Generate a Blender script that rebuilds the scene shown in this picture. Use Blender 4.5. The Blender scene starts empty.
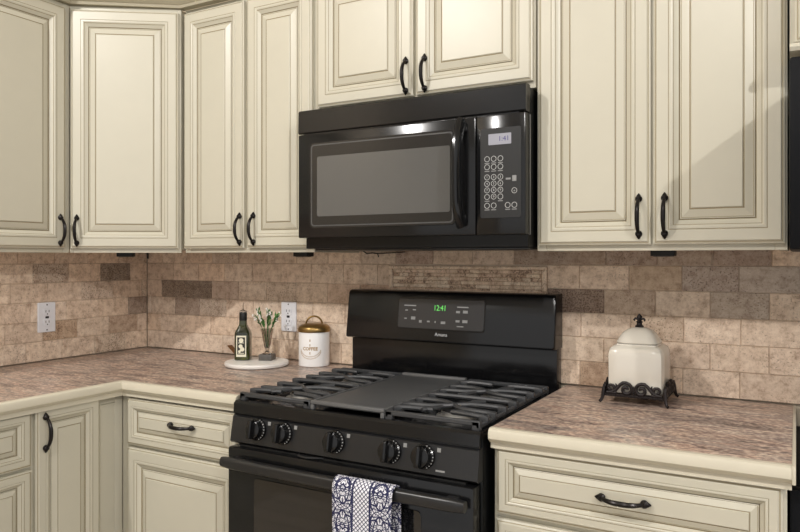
import bpy, bmesh, math, random
from mathutils import Vector, Matrix
random.seed(7)
R = math.radians
scn = bpy.context.scene
COL = scn.collection

# ---------------------------------------------------------------- materials
def lin(c):
    return tuple(((v/255.0)/12.92 if v/255.0 <= 0.04045 else ((v/255.0+0.055)/1.055)**2.4) for v in c)

class NT:
    def __init__(s, name):
        s.m = bpy.data.materials.new(name); s.m.use_nodes = True
        s.t = s.m.node_tree; s.b = s.t.nodes['Principled BSDF']
    def n(s, typ, **kw):
        nd = s.t.nodes.new(typ)
        for k, v in kw.items():
            if k in nd.inputs: nd.inputs[k].default_value = v
            else: setattr(nd, k, v)
        return nd
    def l(s, a, b): s.t.links.new(a, b)
    def ramp(s, fac, stops):
        r = s.n('ShaderNodeValToRGB'); el = r.color_ramp.elements
        while len(el) < len(stops): el.new(0.5)
        for e, (p, c) in zip(el, stops): e.position = p; e.color = (*lin(c), 1)
        s.l(fac, r.inputs[0]); return r.outputs[0]
    def math(s, op, a, b=None, c=None):
        nd = s.n('ShaderNodeMath', operation=op)
        for i, v in enumerate((a, b, c)):
            if v is None: continue
            if isinstance(v, (int, float)): nd.inputs[i].default_value = v
            else: s.l(v, nd.inputs[i])
        return nd.outputs[0]
    def mix(s, fac, a, b, mode='MIX'):
        nd = s.n('ShaderNodeMix', data_type='RGBA', blend_type=mode)
        for i, v in ((0, fac), (6, a), (7, b)):
            if isinstance(v, (int, float)): nd.inputs[i].default_value = v
            elif isinstance(v, tuple): nd.inputs[i].default_value = (*v, 1) if len(v) == 3 else v
            else: s.l(v, nd.inputs[i])
        return nd.outputs[2]
    def bump(s, h, strength=.2, dist=.002):
        b = s.n('ShaderNodeBump'); b.inputs['Strength'].default_value = strength; b.inputs['Distance'].default_value = dist
        s.l(h, b.inputs['Height']); s.l(b.outputs[0], s.b.inputs['Normal'])

def simple(name, rgb, rough=.4, metal=0., coat=0., spec=.5, var=.06, vscale=30., bump=0., emit=None, es=0., crough=.05):
    k = NT(name); k.b.inputs['Roughness'].default_value = rough; k.b.inputs['Metallic'].default_value = metal
    k.b.inputs['Coat Weight'].default_value = coat; k.b.inputs['Specular IOR Level'].default_value = spec
    k.b.inputs['Coat Roughness'].default_value = crough
    c = lin(rgb)
    tc = k.n('ShaderNodeTexCoord'); no = k.n('ShaderNodeTexNoise'); no.inputs['Scale'].default_value = vscale; no.inputs['Detail'].default_value = 3
    k.l(tc.outputs['Object'], no.inputs['Vector'])
    lo = tuple(v*(1-var) for v in c); hi = tuple(min(1, v*(1+var)) for v in c)
    k.l(k.mix(no.outputs[0], lo, hi), k.b.inputs['Base Color'])
    if bump: k.bump(no.outputs[0], bump, .001)
    if emit:
        k.b.inputs['Emission Color'].default_value = (*lin(emit), 1); k.b.inputs['Emission Strength'].default_value = es
    return k.m

M = {}
M['cream'] = simple('cream_paint', (193, 188, 171), .36, spec=.5, var=.03, vscale=14)
M['cream_side'] = simple('cream_paint_side', (190, 183, 164), .4, var=.03)
M['black_matte'] = simple('black_matte_panel', (12, 13, 16), .5, spec=.12)
M['crown'] = simple('crown_shaded_cream', (158, 150, 128), .45, var=.04)  # cabinet cream darkened: the crown's shade is put into its colour
M['glaze'] = simple('brown_glaze', (142, 130, 104), .5, var=.12, vscale=60)
M['glaze_soft'] = simple('soft_glaze', (172, 163, 140), .42, var=.05, vscale=60)
M['bronze'] = simple('oiled_bronze', (30, 26, 25), .28, metal=.6, var=.3, vscale=120)
M['iron'] = simple('wrought_iron', (38, 32, 32), .5, metal=.5, var=.35, vscale=150, bump=.3)
M['black'] = simple('black_enamel', (17, 17, 18), .17, coat=.0, spec=.4, var=.1)
M['black_satin'] = simple('black_satin', (29, 29, 30), .3, spec=.5, var=.12, vscale=60)
M['black_side'] = simple('black_side_panel', (12, 13, 14), .3, spec=.3, var=.1)
M['black_gap'] = simple('black_recess', (6, 6, 6), .6, var=.1)
M['cast'] = simple('cast_iron', (56, 57, 59), .42, var=.25, vscale=200, bump=.15)
M['griddle'] = simple('griddle_coating', (72, 73, 74), .5, var=.1, vscale=25)
M['griddle_rim'] = simple('griddle_rim', (92, 92, 92), .42, var=.1)
M['alu'] = simple('burner_aluminium', (168, 166, 162), .38, metal=.7, var=.1)
M['glass_black'] = simple('oven_glass', (20, 20, 20), .06, coat=.5, var=.08)
M['mw_window'] = simple('microwave_window', (84, 84, 83), .12, coat=.6, var=.05, vscale=400)
M['mw_frame'] = simple('microwave_window_frame', (24, 24, 25), .18, coat=.3)
M['mw_line'] = simple('window_outline', (72, 72, 72), .3)
M['mw_panel'] = simple('keypad_panel', (33, 33, 33), .3)
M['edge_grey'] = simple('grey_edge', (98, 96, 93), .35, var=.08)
M['lcd'] = simple('lcd_grey', (140, 140, 148), .3, emit=(140, 140, 150), es=.25)
M['lcd_text'] = simple('lcd_digits', (70, 64, 120), .4)
M['green_led'] = simple('green_led', (90, 200, 90), .4, emit=(110, 225, 100), es=.45)
M['print'] = simple('printed_grey', (188, 188, 186), .5)
M['print_dim'] = simple('printed_dim', (135, 135, 134), .5)
M['panel_grey'] = simple('display_panel_grey', (44, 44, 46), .25, coat=.2)
M['white'] = simple('white_enamel', (236, 234, 232), .3, var=.02)
M['marble'] = simple('white_marble', (232, 228, 222), .35, var=.05, vscale=18)
M['ceramic'] = simple('ivory_ceramic', (214, 208, 196), .16, coat=.4, var=.03, vscale=10)
M['gold'] = simple('antique_gold', (150, 122, 74), .34, metal=.9, var=.15, vscale=20)
M['gold_print'] = simple('gold_print', (160, 124, 66), .45, var=.2, vscale=200)
M['plastic_white'] = simple('outlet_white', (226, 226, 230), .35, var=.02)
M['dark_slot'] = simple('dark_slot', (38, 34, 36), .5)
M['label_paper'] = simple('label_paper', (224, 218, 196), .6, var=.04)
M['label_black'] = simple('label_black', (34, 30, 22), .6)
M['leather'] = simple('brown_leather', (112, 74, 40), .5, var=.15)
M['stone_base'] = simple('grey_stone', (88, 84, 80), .4, var=.4, vscale=120)
M['leaf'] = simple('leaf_green', (66, 118, 52), .5, var=.3, vscale=60)
M['leaf_pale'] = simple('leaf_pale', (150, 172, 120), .5, var=.2, vscale=60)
M['blossom'] = simple('blossom_white', (238, 232, 224), .6, var=.05)
M['wallpaint'] = simple('wall_paint', (196, 182, 160), .7, var=.03)
M['ceilpaint'] = simple('ceiling_paint', (226, 222, 214), .8, var=.02)
M['rubber'] = simple('black_rubber', (14, 14, 14), .5)
M['grout'] = simple('tile_grout', (206, 188, 168), .85, var=.1, vscale=40)
M['wood_edge'] = simple('cream_wood_edge', (203, 196, 177), .35, var=.03, vscale=20)

def glass_mat(name, rgb, rough=.02):
    k = NT(name); k.b.inputs['Transmission Weight'].default_value = 1; k.b.inputs['Roughness'].default_value = rough
    k.b.inputs['IOR'].default_value = 1.45
    tc = k.n('ShaderNodeTexCoord'); no = k.n('ShaderNodeTexNoise'); no.inputs['Scale'].default_value = 8
    k.l(tc.outputs['Object'], no.inputs['Vector']); c = lin(rgb)
    k.l(k.mix(no.outputs[0], tuple(v*.9 for v in c), c), k.b.inputs['Base Color']); return k.m
M['glass'] = glass_mat('clear_glass', (214, 210, 204))
k = NT('green_bottle_glass'); k.b.inputs['Roughness'].default_value = .07; k.b.inputs['Coat Weight'].default_value = .5
tc = k.n('ShaderNodeTexCoord'); no = k.n('ShaderNodeTexNoise'); no.inputs['Scale'].default_value = 14
k.l(tc.outputs['Object'], no.inputs['Vector'])
k.l(k.ramp(no.outputs[0], [(.3, (28, 32, 14)), (.6, (52, 56, 22)), (.8, (84, 88, 38))]), k.b.inputs['Base Color'])
M['bottle'] = k.m

# stone-look laminate with drifting streaks
k = NT('streaked_stone_top'); k.b.inputs['Roughness'].default_value = .3
tc = k.n('ShaderNodeTexCoord')
mp = k.n('ShaderNodeMapping'); mp.inputs['Rotation'].default_value = (0, 0, R(10)); mp.inputs['Scale'].default_value = (2.0, 7.5, 1)
k.l(tc.outputs['Object'], mp.inputs['Vector'])
n1 = k.n('ShaderNodeTexNoise'); n1.inputs['Scale'].default_value = 2.4; n1.inputs['Detail'].default_value = 4; n1.inputs['Roughness'].default_value = .6; n1.inputs['Distortion'].default_value = 1.2
k.l(mp.outputs[0], n1.inputs['Vector'])
base = k.ramp(n1.outputs[0], [(.34, (96, 86, 86)), (.42, (146, 132, 128)), (.465, (216, 198, 180)), (.51, (192, 160, 146)), (.55, (236, 222, 204)), (.60, (136, 126, 128)), (.68, (226, 214, 196))])
mp2 = k.n('ShaderNodeMapping'); mp2.inputs['Rotation'].default_value = (0, 0, R(14)); mp2.inputs['Scale'].default_value = (70, 110, 60)
k.l(tc.outputs['Object'], mp2.inputs['Vector'])
n2 = k.n('ShaderNodeTexNoise'); n2.inputs['Scale'].default_value = 1.2; n2.inputs['Detail'].default_value = 3; n2.inputs['Roughness'].default_value = .6
k.l(mp2.outputs[0], n2.inputs['Vector'])
sp = k.ramp(n2.outputs[0], [(.38, (62, 50, 50)), (.46, (150, 126, 116)), (.54, (204, 180, 162)), (.63, (244, 232, 214))])
mp3 = k.n('ShaderNodeMapping'); mp3.inputs['Rotation'].default_value = (0, 0, R(8)); mp3.inputs['Scale'].default_value = (4.2, 15, 1)
k.l(tc.outputs['Object'], mp3.inputs['Vector'])
n3 = k.n('ShaderNodeTexNoise'); n3.inputs['Scale'].default_value = 1.5; n3.inputs['Detail'].default_value = 3; n3.inputs['Distortion'].default_value = .9
k.l(mp3.outputs[0], n3.inputs['Vector'])
drift = k.ramp(n3.outputs[0], [(.36, (142, 134, 138)), (.45, (206, 198, 196)), (.52, (250, 244, 238)), (.60, (216, 196, 190)), (.68, (164, 156, 158))])
k.l(k.mix(.62, k.mix(.46, base, sp), drift, 'MULTIPLY'), k.b.inputs['Base Color'])
M['stone'] = k.m

# travertine tiles: per-tile colour attribute x mottling + pits
k = NT('tumbled_travertine'); k.b.inputs['Roughness'].default_value = .6; k.b.inputs['Specular IOR Level'].default_value = .3
at = k.n('ShaderNodeAttribute', attribute_name='Col'); tc = k.n('ShaderNodeTexCoord')
n1 = k.n('ShaderNodeTexNoise'); n1.inputs['Scale'].default_value = 34; n1.inputs['Detail'].default_value = 8; n1.inputs['Roughness'].default_value = .78
k.l(tc.outputs['Object'], n1.inputs['Vector'])
mot = k.ramp(n1.outputs[0], [(.34, (184, 170, 160)), (.5, (236, 230, 224)), (.64, (255, 254, 251))])
c = k.mix(1.0, at.outputs['Color'], mot, 'MULTIPLY')
n2 = k.n('ShaderNodeTexNoise'); n2.inputs['Scale'].default_value = 190; n2.inputs['Detail'].default_value = 2
k.l(tc.outputs['Object'], n2.inputs['Vector'])
n3 = k.n('ShaderNodeTexNoise'); n3.inputs['Scale'].default_value = 9
k.l(tc.outputs['Object'], n3.inputs['Vector'])
pit = k.math('MULTIPLY', k.math('SUBTRACT', k.math('ADD', n2.outputs[0], k.math('MULTIPLY', n3.outputs[0], .35)), .79), 7)
pit = k.math('MINIMUM', k.math('MAXIMUM', k.math('ADD', pit, k.math('MULTIPLY', k.math('SUBTRACT', n2.outputs[0], .44), k.math('MULTIPLY', at.outputs['Alpha'], 9))), 0), 1)
c = k.mix(k.math('MULTIPLY', pit, .62), c, lin((74, 56, 44)))
k.l(c, k.b.inputs['Base Color'])
k.bump(k.math('SUBTRACT', n1.outputs[0], k.math('MULTIPLY', pit, .5)), .35, .002)
M['tile'] = k.m

# floor planks
k = NT('wood_floor'); k.b.inputs['Roughness'].default_value = .35
tc = k.n('ShaderNodeTexCoord'); br = k.n('ShaderNodeTexBrick'); br.inputs['Scale'].default_value = 1
br.inputs['Brick Width'].default_value = 1.2; br.inputs['Row Height'].default_value = .13; br.inputs['Mortar Size'].default_value = .003
br.inputs['Color1'].default_value = (*lin((186, 174, 158)), 1); br.inputs['Color2'].default_value = (*lin((198, 186, 170)), 1); br.inputs['Mortar'].default_value = (*lin((60, 44, 32)), 1)
k.l(tc.outputs['Object'], br.inputs['Vector']); k.l(br.outputs[0], k.b.inputs['Base Color'])
M['floor'] = k.m

# towel: white cloth printed with a mirrored navy scroll pattern and a lattice band
k = NT('damask_towel'); k.b.inputs['Roughness'].default_value = .85; k.b.inputs['Specular IOR Level'].default_value = .1
uv = k.n('ShaderNodeTexCoord'); sx = k.n('ShaderNodeSeparateXYZ'); k.l(uv.outputs['UV'], sx.inputs[0])
u, v = sx.outputs[0], sx.outputs[1]              # metres along width / length
PW = .078
um = k.math('ABSOLUTE', k.math('SUBTRACT', k.math('ABSOLUTE', k.math('SUBTRACT', u, .084)), .053))    # mirrored about the lattice band, then about each panel's own axis
vm = k.math('PINGPONG', v, .075)
cb = k.n('ShaderNodeCombineXYZ'); k.l(um, cb.inputs[0]); k.l(vm, cb.inputs[1])
wn = k.n('ShaderNodeTexNoise'); wn.inputs['Scale'].default_value = 34; wn.inputs['Detail'].default_value = 0
k.l(cb.outputs[0], wn.inputs['Vector'])
w1 = k.n('ShaderNodeMix', data_type='VECTOR'); w1.inputs[0].default_value = .022
k.l(cb.outputs[0], w1.inputs[4]); k.l(wn.outputs['Color'], w1.inputs[5])
vo = k.n('ShaderNodeTexVoronoi'); vo.inputs['Scale'].default_value = 125; vo.inputs['Randomness'].default_value = .9
k.l(w1.outputs[1], vo.inputs['Vector'])
ring = k.math('SINE', k.math('MULTIPLY', vo.outputs['Distance'], 15))
vo2 = k.n('ShaderNodeTexVoronoi', feature='DISTANCE_TO_EDGE'); vo2.inputs['Scale'].default_value = 78
k.l(w1.outputs[1], vo2.inputs['Vector'])
scroll = k.math('MAXIMUM', k.math('GREATER_THAN', ring, .55), k.math('LESS_THAN', vo2.outputs['Distance'], .085))
eu = k.math('DIVIDE', um, k.math('ADD', .0125, k.math('MULTIPLY', vm, .16))); ev = k.math('DIVIDE', k.math('SUBTRACT', vm, .038), .030)
el_ = k.math('SQRT', k.math('ADD', k.math('MULTIPLY', eu, eu), k.math('MULTIPLY', ev, ev)))
scroll = k.math('MAXIMUM', scroll, k.math('LESS_THAN', k.math('ABSOLUTE', k.math('SUBTRACT', el_, 1.0)), .10))
du = k.math('MULTIPLY', u, 92.0); dv = k.math('MULTIPLY', v, 92.0)
la = k.math('LESS_THAN', k.math('PINGPONG', k.math('ADD', du, dv), .5), .12)
lb = k.math('LESS_THAN', k.math('PINGPONG', k.math('SUBTRACT', du, dv), .5), .12)
lat = k.math('MAXIMUM', la, lb)
band = k.math('LESS_THAN', k.math('ABSOLUTE', k.math('SUBTRACT', u, .084)), .0225)
line = k.math('LESS_THAN', k.math('ABSOLUTE', k.math('SUBTRACT', k.math('ABSOLUTE', k.math('SUBTRACT', u, .084)), .0245)), .0026)
pat = k.math('ADD', k.math('MULTIPLY', band, lat), k.math('MULTIPLY', k.math('SUBTRACT', 1, band), scroll))
pat = k.math('MAXIMUM', pat, line)
k.l(k.mix(pat, lin((226, 226, 232)), lin((48, 50, 80))), k.b.inputs['Base Color'])
M['towel'] = k.m

# ---------------------------------------------------------------- mesh helpers
def link(o, parent=None, loc=None, rot=None):
    COL.objects.link(o)
    if parent is not None: o.parent = parent
    if loc is not None: o.location = loc
    if rot is not None: o.rotation_euler = rot
    return o

def obj(name, bm, mats, parent=None, loc=None, rot=None, angle=38, label=None):
    me = bpy.data.meshes.new(name)
    bmesh.ops.recalc_face_normals(bm, faces=bm.faces)
    bm.to_mesh(me); bm.free()
    if not isinstance(mats, (list, tuple)): mats = [mats]
    for m in mats: me.materials.append(m)
    me.polygons.foreach_set('use_smooth', [True]*len(me.polygons))
    me.set_sharp_from_angle(angle=R(angle))
    o = bpy.data.objects.new(name, me)
    if label: o['label'] = label
    return link(o, parent, loc, rot)

def thing(name, label, cat, loc=(0, 0, 0), rz=0, group=None):
    o = bpy.data.objects.new(name, None); o.empty_display_size = .05
    link(o, None, loc, (0, 0, rz)); return tag(o, label, cat, group)

def tag(o, label, cat, group=None):
    o['label'] = label; o['category'] = cat
    if group: o['group'] = group
    return o

def struct(o): o['kind'] = 'structure'; return o

def box(bm, x0, x1, y0, y1, z0, z1, bev=0., mi=0, seg=2):
    vs = [bm.verts.new((x, y, z)) for x in (x0, x1) for y in (y0, y1) for z in (z0, z1)]
    fs = []
    for f in ((0, 1, 3, 2), (4, 6, 7, 5), (0, 4, 5, 1), (2, 3, 7, 6), (0, 2, 6, 4), (1, 5, 7, 3)):
        fc = bm.faces.new([vs[i] for i in f]); fc.material_index = mi; fs.append(fc)
    bmesh.ops.recalc_face_normals(bm, faces=fs)
    if bev:
        ed = list({e for f in fs for e in f.edges})
        r = bmesh.ops.bevel(bm, geom=ed, offset=bev, segments=seg, affect='EDGES', profile=.5)
        for f in r['faces']: f.material_index = mi
    return vs

def B(*a, **k):
    bm = bmesh.new(); box(bm, *a, **k); return bm

def tube(bm, pts, rad, n=8, mi=0, caps=True, flat=None):
    """sweep a circle (or ellipse when flat=(a,b) multipliers) along pts"""
    pts = [Vector(p) for p in pts]
    if not isinstance(rad, (list, tuple)): rad = [rad]*len(pts)
    rings = []; prev = None
    for i, p in enumerate(pts):
        t = (pts[min(i+1, len(pts)-1)]-pts[max(i-1, 0)]).normalized()
        if prev is None:
            a = Vector((0, 0, 1)) if abs(t.z) < .9 else Vector((0, 1, 0))
            nrm = t.cross(a).normalized()
        else:
            nrm = (prev-t*prev.dot(t)); nrm = nrm.normalized() if nrm.length > 1e-6 else t.orthogonal().normalized()
        prev = nrm; bi = t.cross(nrm)
        fa, fb = flat or (1, 1)
        rings.append([bm.verts.new(p+nrm*(math.cos(2*math.pi*j/n)*rad[i]*fa)+bi*(math.sin(2*math.pi*j/n)*rad[i]*fb)) for j in range(n)])
    for a, b in zip(rings, rings[1:]):
        for j in range(n):
            f = bm.faces.new((a[j], a[(j+1) % n], b[(j+1) % n], b[j])); f.material_index = mi
    if caps:
        for r in (rings[0][::-1], rings[-1]):
            f = bm.faces.new(r); f.material_index = mi

def lathe(bm, prof, n=32, c=(0, 0, 0), mi=0, axis='Z', sq=None):
    """prof [(r,z)]; sq = superellipse exponent for squarish sections"""
    rings = []
    for r, z in prof:
        ring = []
        for j in range(n):
            a = 2*math.pi*j/n; ca, sa = math.cos(a), math.sin(a); q = 1
            if sq: q = (abs(ca)**sq+abs(sa)**sq)**(-1/sq)
            x, y = r*ca*q, r*sa*q
            p = (c[0]+x, c[1]+y, c[2]+z) if axis == 'Z' else (c[0]+x, c[1]-z, c[2]+y)
            ring.append(bm.verts.new(p))
        rings.append(ring)
    for a, b in zip(rings, rings[1:]):
        for j in range(n):
            f = bm.faces.new((a[j], a[(j+1) % n], b[(j+1) % n], b[j])); f.material_index = mi
    for r in (rings[0][::-1], rings[-1]):
        f = bm.faces.new(r); f.material_index = mi

def rings(bm, w, h, prof, back=True):
    """concentric rectangles in XZ, prof [(inset, y, material)]"""
    prev = None
    for k_, (d, y, mi) in enumerate(prof):
        cur = [bm.verts.new(p) for p in ((d, y, d), (w-d, y, d), (w-d, y, h-d), (d, y, h-d))]
        if prev is None:
            if back: bm.faces.new(cur[::-1])
        else:
            for j in range(4):
                f = bm.faces.new((prev[j], prev[(j+1) % 4], cur[(j+1) % 4], cur[j])); f.material_index = mi
        prev = cur
    f = bm.faces.new(prev); f.material_index = 0

def prism(bm, poly, axis, a0, a1, mi=0):
    """extrude a polygon of (u,v) along an axis: X -> (y,z), Y -> (x,z), Z -> (x,y)"""
    def P(u, v, a): return {'X': (a, u, v), 'Y': (u, a, v), 'Z': (u, v, a)}[axis]
    A = [bm.verts.new(P(u, v, a0)) for u, v in poly]; Bv = [bm.verts.new(P(u, v, a1)) for u, v in poly]
    n = len(poly); fs = [bm.faces.new(A[::-1]), bm.faces.new(Bv)]
    for j in range(n): fs.append(bm.faces.new((A[j], A[(j+1) % n], Bv[(j+1) % n], Bv[j])))
    for f in fs: f.material_index = mi
    bmesh.ops.recalc_face_normals(bm, faces=fs)

def sweep_profile(bm, path, prof, mi=0, closed_ends=True):
    """path [(x,y)] in plan, prof [(out,z)] with out to the right-hand side of travel; mitred corners"""
    P = [Vector(p) for p in path]; n = len(P); loops = []
    for i in range(n):
        d0 = (P[i]-P[i-1]).normalized() if i else (P[1]-P[0]).normalized()
        d1 = (P[i+1]-P[i]).normalized() if i < n-1 else d0
        r0, r1 = Vector((d0.y, -d0.x)), Vector((d1.y, -d1.x))
        m = (r0+r1).normalized(); s = 1/max(.2, m.dot(r0))
        loops.append([bm.verts.new((P[i].x+m.x*o*s, P[i].y+m.y*o*s, z)) for o, z in prof])
    k_ = len(prof)
    for a, b in zip(loops, loops[1:]):
        for j in range(k_):
            f = bm.faces.new((a[j], a[(j+1) % k_], b[(j+1) % k_], b[j])); f.material_index = mi
    if closed_ends:
        bm.faces.new(loops[0]).material_index = mi; bm.faces.new(loops[-1][::-1]).material_index = mi

def rrect(w, h, r, n=5, cx=0, cz=0):
    out = []
    for (sx_, sz_, a0) in ((1, 1, 0), (-1, 1, 90), (-1, -1, 180), (1, -1, 270)):
        for j in range(n+1):
            a = R(a0+90*j/n)
            out.append((cx+sx_*(w/2-r)+r*math.cos(a), cz+sz_*(h/2-r)+r*math.sin(a)))
    return out

def plate(w, h, r, y0, y1, bev=.001, mi=0):
    """rounded rectangle centred on the origin in XZ, front edge at y1 softened"""
    bm = bmesh.new(); loops = []
    for (ins, y) in ((0, y0), (0, y1+bev), (bev, y1)):
        loops.append([bm.verts.new((x, y, z)) for x, z in rrect(w-2*ins, h-2*ins, max(r-ins, .0005))])
    n = len(loops[0])
    bm.faces.new(loops[0])
    for a, b in zip(loops, loops[1:]):
        for j in range(n): bm.faces.new((a[j], a[(j+1) % n], b[(j+1) % n], b[j]))
    bm.faces.new(loops[-1])
    for f in bm.faces: f.material_index = mi
    return bm

def text(name, s, size, mat, parent, loc, rot=(R(90), 0, 0), align='CENTER', ext=.0002, sx=1.0, bold=0.0):
    cu = bpy.data.curves.new(name+'_curve', 'FONT'); cu.body = s; cu.size = size; cu.align_x = align; cu.align_y = 'CENTER'; cu.extrude = ext
    cu.resolution_u = 2; cu.offset = bold
    t = bpy.data.objects.new('tmp_text', cu); COL.objects.link(t)
    bpy.context.view_layer.update()
    me = bpy.data.meshes.new_from_object(t.evaluated_get(bpy.context.evaluated_depsgraph_get()))
    bpy.data.objects.remove(t); bpy.data.curves.remove(cu)
    me.name = name; me.materials.clear(); me.materials.append(mat)
    o = bpy.data.objects.new(name, me); link(o, parent, loc, rot); o.scale = (sx, 1, 1)
    return o

# ---------------------------------------------------------------- room shell
XW = -1.115
struct(obj('floor', B(-1.4, 3.6, -4.6, .2, -.06, 0), M['floor']))
struct(obj('wall_back', B(-1.25, 3.6, .012, .16, 0, 3.05), M['wallpaint']))
struct(obj('wall_left', B(-1.27, XW-.012, -4.6, .16, 0, 3.05), M['wallpaint']))
struct(obj('ceiling', B(-1.27, 3.6, -4.6, .16, 3.05, 3.11), M['ceilpaint']))

# ---------------------------------------------------------------- tiled backsplash
PAL = [(238, 220, 200), (234, 214, 194), (228, 208, 188), (240, 222, 204), (236, 220, 204), (224, 204, 186), (238, 214, 190), (228, 214, 200), (240, 226, 210), (222, 202, 184)]
rnd = random.Random(11)
def backsplash(name, a0, a1, zlist, joints, place, special, hole=None):
    bm = bmesh.new(); ca = bm.loops.layers.float_color.new('Col'); g = .0008
    def tile(u0, u1, z0, z1, col, al):
        if u1-u0 < .012: return
        if hole and u1 > hole[0] and u0 < hole[1] and z1 > hole[2]+.002 and z0 < hole[3]-.002:
            if u0 < hole[0]-.006: tile(u0, hole[0], z0, z1, col, al)
            if u1 > hole[1]+.006: tile(hole[1], u1, z0, z1, col, al)
            if z1 > hole[3]+.012: tile(max(u0, hole[0]), min(u1, hole[1]), hole[3], z1, col, al)
            return
        b = .0014; j = rnd.uniform(-.0004, .0004)
        A = [(u0+g, z0+g), (u1-g, z0+g), (u1-g, z1-g), (u0+g, z1-g)]
        C_ = [(u0+g+b, z0+g+b), (u1-g-b, z0+g+b), (u1-g-b, z1-g-b), (u0+g+b, z1-g-b)]
        va = [bm.verts.new(place(u, z, .008)) for u, z in A]; vm_ = [bm.verts.new(place(u, z, .0018+j)) for u, z in A]; vc = [bm.verts.new(place(u, z, j)) for u, z in C_]
        fs = []
        for p, q in ((va, vm_), (vm_, vc)):
            for i in range(4): fs.append(bm.faces.new((p[i], p[(i+1) % 4], q[(i+1) % 4], q[i])))
        fs.append(bm.faces.new(vc))
        for f in fs:
            for l in f.loops: l[ca] = (*lin(col), al)
    for r_, (z0, z1) in enumerate(zip(zlist, zlist[1:])):
        js = joints[r_]; js = sorted([j for j in js if a0+.02 < j < a1-.02])
        es = [a0]+js+[a1]
        for u0, u1 in zip(es, es[1:]):
            c = rnd.choice(PAL); c = tuple(.45*a+.55*b for a, b in zip(c, (235, 216, 196))); f_ = rnd.uniform(.97, 1.03); al = 0.0
            q = rnd.random()
            if q < .08: f_ *= .93; al = .3
            mid = ((u0+u1)/2, (z0+z1)/2)
            for su, sr, sc, sa in special:
                if sr == r_ and u0 < su < u1: c, f_, al = sc, 1, sa
            tile(u0, u1, z0, z1, tuple(min(255, v_*f_) for v_ in c), al)
    # grout bed
    G = [bm.verts.new(place(u, z, .0035)) for u, z in ((a0, zlist[0]), (a1, zlist[0]), (a1, zlist[-1]), (a0, zlist[-1]))]
    f = bm.faces.new(G); f.material_index = 1
    for l in f.loops: l[ca] = (1, 1, 1, 0)
    me = bpy.data.meshes.new(name); bmesh.ops.recalc_face_normals(bm, faces=bm.faces); bm.to_mesh(me); bm.free()
    me.materials.append(M['tile']); me.materials.append(M['grout'])
    o = bpy.data.objects.new(name, me); link(o); return struct(o)

ZR = [.9225, .9970, 1.0715, 1.1460, 1.2195, 1.2930, 1.3500]
def seq(anchor, lo, hi, p=.1484):
    k0 = math.floor((lo-anchor)/p); return [anchor+p*i for i in range(k0, int((hi-lo)/p)+k0+3)]
def backjoints(ar, al_):
    return [j for j in seq(ar, .0, 3, .1484) if j > .75]+[j for j in seq(al_, -1.2, .75, .147) if j < .74]
JB = [backjoints(.8112, -.96), backjoints(.884, -1.03), backjoints(.8143, -.9446+.0015), backjoints(.8844, -.8765), backjoints(.9575, -.95), backjoints(.89, -1.02)]
DK = (128, 104, 84)
SPB = [(.83, 3, (163, 145, 131), 1.0), (-.95, 3, (168, 153, 138), .9), (-.80, 3, (164, 150, 136), .9), (-.87, 2, (188, 172, 158), .4), (.85, 0, (200, 176, 154), .25),
       (1.02, 4, (207, 187, 165), 0), (1.12, 4, (195, 181, 170), .45), (.2, 5, (202, 180, 164), .2), (.02, 3, (221, 193, 170), 0), (-.1, 3, (218, 195, 175), 0), (.66, 5, (183, 164, 149), .2), (.73, 5, (183, 164, 149), .2),
       (.95, 3, (206, 188, 170), 0), (1.26, 3, (200, 187, 173), .15), (1.33, 4, (204, 192, 180), .1), (-.62, 3, (210, 191, 175), 0), (.8, 5, (188, 170, 154), .2), (.9, 5, (188, 170, 156), .2), (1.05, 5, (193, 176, 161), .15), (1.2, 5, (184, 166, 153), .2)]
backsplash('trim_1', XW, 2.6, ZR, JB, lambda u, z, d: (u, d, z), SPB, hole=(.128, .708, 1.1945, 1.290))
JL = [seq(-.118, -1.7, 0), seq(-.05, -1.7, 0), seq(-.10, -1.7, 0), seq(-.03, -1.7, 0), seq(-.09, -1.7, 0), seq(-.15, -1.7, 0)]
SPL = [(-.13, 4, (170, 157, 143), 1.0), (-.44, 1, (207, 183, 159), .5), (-.06, 2, (180, 164, 150), .5), (-.09, 1, (200, 179, 159), .15), (-.5, 4, (206, 190, 173), .45)]
backsplash('trim_2', -1.75, -.001, ZR, JL, lambda u, z, d: (XW-d, u, z), SPL)

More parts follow.
